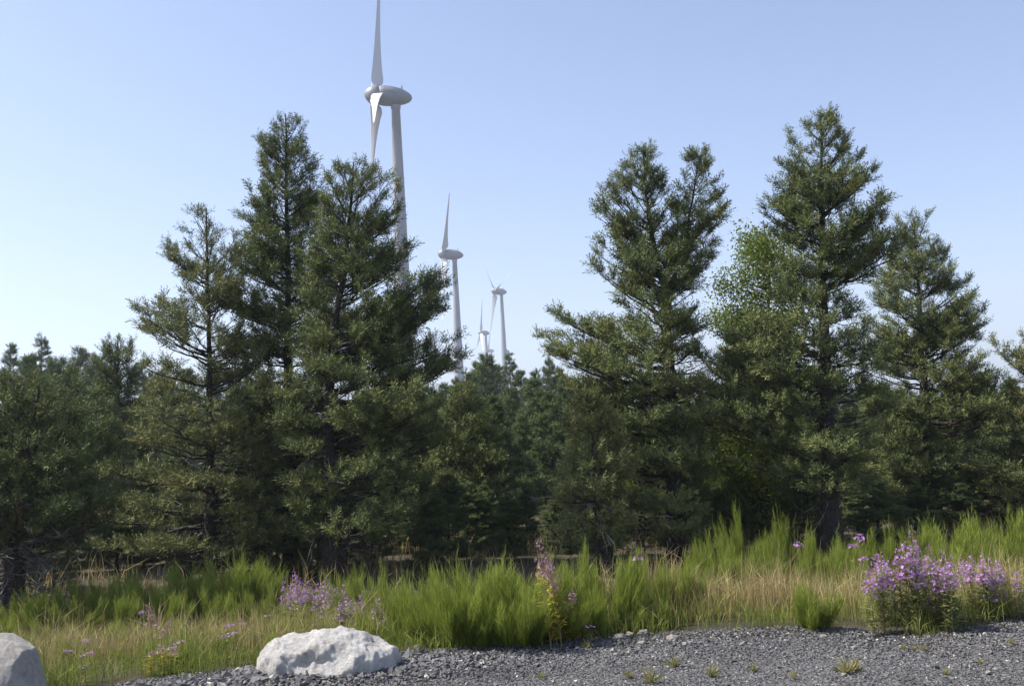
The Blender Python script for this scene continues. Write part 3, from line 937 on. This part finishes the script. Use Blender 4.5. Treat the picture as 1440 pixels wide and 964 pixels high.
G = [('bright green broom in the thicket between the white boulder and yellow-leaved fireweed', 'broom thicket behind the white boulder',
      [(525, 893, 797, .8), (560, 890, 806, .8), (590, 900, 815, .9), (610, 903, 805, .9), (640, 908, 790, .9), (660, 905, 776, .9), (690, 908, 792, .9), (715, 907, 782, 1), (742, 905, 786, 1), (765, 900, 790, .9),
       (800, 895, 790, .8), (625, 890, 800, .9), (700, 893, 784, 1), (575, 905, 840, .9), (672, 910, 830, 1), (735, 909, 830, 1), (610, 906, 850, 1), (790, 900, 840, .9), (545, 900, 830, .9), (650, 895, 785, .9), (680, 900, 800, 1), (755, 893, 782, .9), (778, 886, 788, .8), (600, 893, 806, .9)]),
     ('wispy broom rising out of dry grass under the forked pine', 'broom under the forked pine',
      [(825, 880, 768, .7), (850, 885, 785, .8), (880, 882, 775, .7), (905, 880, 790, .8), (930, 872, 770, .7), (952, 868, 780, .7), (840, 890, 830, .9), (880, 888, 830, .9), (915, 884, 835, .9), (862, 876, 778, .8), (895, 874, 782, .8), (940, 880, 820, .9), (965, 868, 790, .8), (815, 892, 800, .8)]),
     ('tall flame-shaped broom before the trunk of the tallest pine', 'tall broom before the tallest pine',
      [(985, 832, 752, .7), (1010, 835, 745, .7), (1035, 832, 738, .6), (1048, 826, 716, .5), (1065, 830, 745, .7), (1090, 830, 738, .6), (1115, 826, 722, .5), (1138, 830, 738, .6), (1158, 832, 752, .6), (1000, 838, 775, .8), (1080, 838, 775, .8), (1125, 836, 770, .8), (1190, 828, 752, .7), (1210, 826, 748, .7), (975, 846, 780, .8), (1022, 842, 768, .8), (1055, 842, 765, .8), (1100, 842, 765, .8), (1150, 842, 772, .8), (1178, 838, 765, .8), (1205, 840, 770, .8)]),
     ('round low broom bush standing alone at the gravel edge', None, [(1140, 884, 802, 1.25)]),
     ('broom of the even bank behind the dense fireweed clump', 'broom bank behind the dense fireweed',
      [(1232, 822, 745, .8), (1260, 820, 740, .8), (1290, 820, 732, .8), (1318, 820, 726, .9), (1345, 815, 728, .9), (1372, 815, 722, .9), (1398, 812, 724, .9), (1425, 812, 722, .9), (1450, 812, 720, .9), (1475, 812, 720, .9),
       (1305, 830, 750, .9), (1335, 830, 745, .9), (1385, 828, 742, .9), (1420, 828, 738, .9), (1455, 828, 738, .9), (1360, 832, 750, .9)]),
     ('low green broom of the half-shaded strip before the dark pines', 'broom strip before the dark pines',
      [(0, 905, 862, 1), (28, 895, 858, 1), (62, 880, 842, 1.1), (95, 880, 838, 1.1), (125, 876, 836, 1.1), (155, 878, 830, 1.1), (185, 874, 828, 1.1), (215, 878, 826, 1.1), (245, 874, 822, 1.1), (275, 876, 826, 1.1), (305, 872, 820, 1),
       (330, 868, 812, .9), (352, 866, 800, .8), (372, 866, 812, .8), (110, 890, 850, 1.1), (170, 888, 846, 1.1), (235, 890, 848, 1.1), (300, 886, 842, 1.1), (360, 880, 838, 1), (400, 880, 835, .9), (45, 888, 838, 1.1), (80, 872, 828, 1), (140, 868, 822, 1), (200, 866, 818, 1), (260, 866, 812, 1), (315, 864, 806, 1), (340, 872, 806, 1), (150, 902, 868, 1), (60, 905, 862, 1), (385, 935, 895, .8), (365, 915, 872, .9), (120, 935, 895, .8), (145, 925, 880, .9), (205, 930, 892, .8), (270, 935, 900, .8), (330, 925, 885, .8), (245, 910, 868, .9), (180, 912, 870, .9), (95, 918, 880, .9), (312, 908, 862, .9), (20, 885, 845, 1.1), (230, 885, 835, 1.1), (120, 866, 818, 1), (170, 866, 815, 1), (290, 868, 812, 1), (290, 904, 866, 1), (345, 898, 856, .9), (485, 872, 812, .8), (440, 868, 828, .9), (510, 880, 815, .8)])]
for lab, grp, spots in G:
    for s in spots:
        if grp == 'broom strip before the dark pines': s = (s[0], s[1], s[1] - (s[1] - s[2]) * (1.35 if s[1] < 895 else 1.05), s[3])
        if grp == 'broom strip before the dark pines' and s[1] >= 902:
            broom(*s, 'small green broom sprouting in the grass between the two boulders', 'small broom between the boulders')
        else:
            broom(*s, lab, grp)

# ------------------------------------------------------------------ fireweed and other flowers
def fireweed_parts(seed, leafm='fire_leaf', petalm='petal', flower=(.58, .99), leaf=(.05, .80), nleaf=120, nflow=40, ll=.125):
    rng = np.random.default_rng(seed)
    bend = rng.normal(0, .05, 2)
    ax = lambda u: np.array([bend[0] * u * u, bend[1] * u * u, u])
    g = Geo(); tube(g, [ax(u) for u in np.linspace(-.03, 1, 7)], np.linspace(.007, .002, 7), 4)
    stem = g.mesh('stem', [M['stem']])
    # leaves
    TV = np.array([(0, 0, 0), (-.09, .5, .05), (.09, .5, .05), (0, 1, -.08)]); TF = np.array([(0, 2, 1), (1, 2, 3)])
    u = rng.uniform(*leaf, nleaf); a = np.arange(nleaf) * 2.4 + rng.uniform(-.4, .4, nleaf)
    P = np.array([ax(q) for q in u])
    B = np.stack([np.cos(a), np.sin(a), rng.uniform(.0, .8, nleaf)], 1); B /= np.linalg.norm(B, axis=1)[:, None]
    A = np.cross(B, [0, 0, 1.0]); A /= np.linalg.norm(A, axis=1)[:, None]; D = np.cross(A, B)
    s_ = ll * rng.uniform(.7, 1.2, nleaf) * (1.1 - .5 * u)
    V, Fc = instance(TV, TF, P, A, B, D, s_)
    leaves = mesh_tris('leaves', V, Fc, [M[leafm]], np.repeat(np.clip(rng.normal(.5, .25, nleaf), 0, 1), 2))
    # flowers: four petals each
    TV = []; TF = []
    for k in range(4):
        b = k * math.pi / 2; c, s2 = math.cos(b), math.sin(b)
        i = len(TV)
        TV += [(0, 0, 0), (.6 * c - .35 * s2, .6 * s2 + .35 * c, .25), (1.0 * c, 1.0 * s2, .3), (.6 * c + .35 * s2, .6 * s2 - .35 * c, .25)]
        TF += [(i, i + 3, i + 2), (i, i + 2, i + 1)]
    TV = np.array(TV); TF = np.array(TF)
    u = flower[0] + (flower[1] - flower[0]) * rng.random(nflow) ** 1.25
    w_ = (1 - (u - flower[0]) / (1.02 - flower[0]))
    a = rng.uniform(0, 6.28, nflow)
    D = np.stack([np.cos(a), np.sin(a), rng.uniform(-.2, .5, nflow)], 1)
    P = np.array([ax(q) for q in u]) + D * (.012 + .07 * w_ * rng.uniform(.3, 1, nflow))[:, None]
    A, B, D = frames(D, rng)
    V, Fc = instance(TV, TF, P, A, B, D, .009 + .018 * w_ * rng.uniform(.7, 1.2, nflow))
    fl = mesh_tris('flower_spike', V, Fc, [M[petalm]], np.repeat(np.clip(rng.normal(.5, .25, nflow), 0, 1), 8))
    return stem, leaves, fl
FW = [fireweed_parts(600 + i) for i in range(6)]
FY = [fireweed_parts(620 + i, 'yellow_leaf', 'seedpod', (.66, 1.0), (.06, .7), 66, 44, .13) for i in range(2)]
FS = [fireweed_parts(640 + i, 'fire_leaf', 'petal', (.93, 1.0), (.05, .8), 26, 14, .09) for i in range(3)]
FD = [fireweed_parts(660 + i, 'fire_leaf', 'seedpod', (.55, 1.0), (.05, .5), 26, 55, .1) for i in range(2)]
rf = random.Random(4)
def flower_plant(kind, px, py_base, py_top, label, group, name='fireweed'):
    p = ground_hit(px, py_base)
    h = max(.15, (py_base - py_top) * p[1] / F_PX)
    st, le, fl = rf.choice(kind)
    root = link(name, None, None, (p[0], p[1], p[2]), label, 'flower', group)
    root.rotation_euler = (rf.gauss(0, .05), rf.gauss(0, .05), rf.uniform(0, 6.28))
    w_ = .7 + .3 * h if h < 1 else h
    root.scale = (w_, w_, h)
    link('stem', st, root); link('leaves', le, root, kind='stuff'); link('flower_spike', fl, root, kind='stuff')
def clump(kind, x0, x1, yb0, yb1, yt, n, label, group, name='fireweed'):
    for i in range(n):
        x = rf.uniform(x0, x1)
        top = np.interp(x, [q[0] for q in yt], [q[1] for q in yt]) + abs(rf.gauss(0, 24))
        flower_plant(kind, x, rf.uniform(yb0, yb1), top, label, group, name)
clump(FW, 1225, 1345, 872, 893, [(1225, 790), (1245, 775), (1290, 758), (1300, 770), (1320, 762), (1345, 785)], 38, 'purple fireweed stem in the dense clump standing out onto the gravel', 'dense fireweed clump')
flower_plant(FW, 1289, 885, 745, 'purple fireweed stem in the dense clump standing out onto the gravel', 'dense fireweed clump')
clump(FW, 1350, 1440, 850, 874, [(1350, 785), (1380, 770), (1400, 790), (1421, 778), (1440, 795)], 22, 'purple fireweed stem in the leafy row next to the dense clump', 'leafy fireweed row')
clump(FW, 405, 545, 868, 905, [(405, 815), (425, 800), (440, 825), (466, 812), (480, 815), (510, 835), (545, 840)], 56, 'purple fireweed stem rising right behind the white boulder', 'fireweed behind the white boulder')
flower_plant(FW, 425, 880, 802, 'purple fireweed stem rising right behind the white boulder', 'fireweed behind the white boulder')
flower_plant(FW, 467, 880, 811, 'purple fireweed stem rising right behind the white boulder', 'fireweed behind the white boulder')
flower_plant(FW, 566, 880, 832, 'purple fireweed stem rising right behind the white boulder', 'fireweed behind the white boulder')
for x, yb, yt in [(775, 912, 762), (790, 910, 778), (783, 908, 800), (797, 905, 830), (762, 908, 845)]:
    flower_plant(FY, x, yb, yt, 'fading fireweed with yellow leaves at the end of the broom thicket', 'yellowing fireweed')
for x, yb, yt in [(215, 925, 850), (268, 900, 865), (228, 930, 872)]:
    flower_plant(FD, x, yb, yt, 'pinkish seeding fireweed in the dry grass beyond the grey boulder', 'seeding fireweed')
for x, yb, yt in [(232, 948, 905), (212, 950, 915), (243, 946, 912)]:
    flower_plant(FY, x, yb, yt, 'short yellow-leaved plant in the grass between the two boulders', 'short yellow plants', 'yellow_weed')
sp = [(196, 905, 861), (100, 945, 915), (117, 940, 902), (120, 960, 920), (120, 965, 943), (237, 945, 911), (250, 940, 903), (316, 925, 880), (318, 935, 893), (330, 935, 892), (303, 925, 910), (380, 900, 865), (372, 905, 880), (345, 915, 876)]
for x, yb, yt in sp:
    flower_plant(FS, x, yb, yt, 'single lilac wildflower head among the grass between the boulders', 'lilac wildflowers between the boulders', 'wildflower')
for x, yb, yt in [(831, 905, 880), (760, 905, 852), (763, 912, 876), (820, 890, 825), (800, 895, 855), (913, 870, 783), (1205, 860, 768), (1128, 850, 765), (1222, 865, 785), (1217, 860, 755)]:
    flower_plant(FS, x, yb, yt, 'thin-stemmed lilac wildflower beside the broom', 'lilac wildflowers by the broom', 'wildflower')

# small weeds on the gravel
def weed_mesh(seed):
    rng = np.random.default_rng(seed); n = 46
    a = rng.uniform(0, 6.28, n); el = rng.uniform(.35, 1.4, n); l = rng.uniform(.5, 1, n)
    B = np.stack([np.cos(a) * np.cos(el), np.sin(a) * np.cos(el), np.sin(el)], 1)
    A = np.cross(B, rng.normal(size=B.shape)); A /= np.linalg.norm(A, axis=1)[:, None]; D = np.cross(A, B)
    TV = np.array([(-.025, 0, 0), (.025, 0, 0), (.035, .55, .03), (-.035, .55, .03), (0, 1, -.05)]); TF = np.array([(0, 1, 2), (0, 2, 3), (3, 2, 4)])
    V, Fc = instance(TV, TF, rng.normal(0, .06, (n, 3)) * [1, 1, 0], A, B, D, l)
    return mesh_tris('weed', V, Fc, [M['weed']], np.repeat(np.clip(rng.normal(.5, .3, n), 0, 1), 3))
WM = [weed_mesh(i) for i in range(4)]
for i, (px, py, hp) in enumerate([(915, 962, 28), (885, 955, 16), (1000, 952, 22), (1190, 948, 28), (1205, 945, 22), (1117, 955, 14), (1285, 915, 10), (1300, 916, 12), (1270, 914, 10), (1422, 908, 12), (947, 938, 20), (825, 912, 14), (1060, 945, 14), (1380, 935, 10), (760, 955, 12), (1330, 950, 12)]):
    p = flat_hit(px, py)
    s = hp * p[1] / F_PX
    o = link('gravel_weed', WM[i % 4], None, (p[0], p[1], gz(p[0], p[1]) + .01), 'small straw-green weed sprouting through the open gravel', 'weed', 'weeds on the gravel')
    o.scale = (s,) * 3; o.rotation_euler = (0, 0, i)

# ------------------------------------------------------------------ grass
def grass(name, n, x0, x1, dy0, dy1, hmean, m, mask, label, seed, wid=.0035, lean=.35):
    rng = np.random.default_rng(seed)
    x = rng.uniform(x0, x1, n); y = edge_y(x) + dy0 + (dy1 - dy0) * rng.random(n)
    keep = mask(x, y, rng)
    x, y = x[keep], y[keep]; n = len(x)
    P = np.stack([x, y, ground_z(x, y) - .01], 1)
    hc = np.array([noise.noise(Vector((q * 1.9, r_ * 1.9, seed))) for q, r_ in zip(x, y)])
    h = hmean * np.clip(rng.normal(1, .3, n), .35, 1.9) * np.clip(1 + 1.0 * hc, .45, 1.7)
    a = rng.uniform(0, 6.28, n); ln = np.abs(rng.normal(0, lean, n))
    dx = np.stack([np.cos(a), np.sin(a), np.zeros(n)], 1)
    b2 = rng.uniform(0, 6.28, n); sd_ = np.stack([np.cos(b2), np.sin(b2), np.zeros(n)], 1) * wid * rng.uniform(.7, 1.5, n)[:, None]
    up = np.array([0, 0, 1.0])
    Mi = P + up * (h * .55)[:, None] + dx * (h * ln * .3)[:, None]
    Ti = P + up * (h * (1 - .25 * ln))[:, None] + dx * (h * ln)[:, None]
    V = np.stack([P, Mi - sd_, Mi + sd_, Ti], 1).reshape(-1, 3)
    TF = np.array([(0, 2, 1), (1, 2, 3)])
    Fc = (TF[None] + (np.arange(n) * 4)[:, None, None]).reshape(-1, 3)
    link(name, mesh_tris(name, V, Fc, [M[m]], np.repeat(np.clip(rng.normal(.5, .25, n), 0, 1), 2)), label=label, cat='grass', kind='stuff')
def nmask(scale, thr, off, soft=.25):
    def f(x, y, rng):
        v = np.array([noise.noise(Vector((a * scale + off, c * scale, off))) for a, c in zip(x, y)])
        return v + rng.normal(0, soft, len(x)) > thr
    return f
grass('dry_grass', 80000, -8, 8, .02, 7, .28, 'grass_dry', nmask(.7, .12, 3.0, .18), 'straw-coloured dry grass between the broom and the gravel', 1, .0022, .5)
grass('green_grass', 85000, -8, 8, 0, 7, .22, 'grass_green', nmask(.7, -.12, 9.0), 'yellow-green grass growing behind the boulders', 2, .0022, .5)
grass('edge_grass', 16000, -6, 6, -.12, .8, .15, 'grass_green', nmask(1.6, -.1, 12.0), 'short grass fringing the gravel', 8, .0022, .6)
grass('straw_grass', 15000, .7, 4.6, .15, 2.6, .33, 'grass_dry', nmask(1.1, .12, 7.0, .15), 'tall tan grass tufts in front of the tall broom', 6, .0022, .45)
grass('meadow_grass', 50000, -22, 22, 7, 30, .42, 'grass_dry', nmask(.25, -.05, 5.0), 'pale dry grass on the clearing floor under the pines', 4, .006, .5)

# ------------------------------------------------------------------ air
def box(x0, x1, y0, y1, z0, z1):
    V = np.array([(x, y, z) for z in (z0, z1) for y in (y0, y1) for x in (x0, x1)], float)
    return V, np.array([(0, 2, 3, 1), (4, 5, 7, 6), (0, 1, 5, 4), (2, 6, 7, 3), (0, 4, 6, 2), (1, 3, 7, 5)])
m, t, b = mat('air')
t.nodes.remove(b)
pv = t.nodes.new('ShaderNodeVolumePrincipled')
pv.inputs['Color'].default_value = (0.80, 0.88, 1.0, 1)
pv.inputs['Density'].default_value = 0.00042
pv.inputs['Anisotropy'].default_value = 0.2
t.links.new(pv.outputs[0], t.nodes['Material Output'].inputs['Volume'])
V, Fc = box(-2600, 2600, -500, 6100, -2.5, 230)
link('haze', mesh_tris('haze', V, Fc, [m]), label='thin pale summer haze in the distance', cat='haze', kind='stuff')
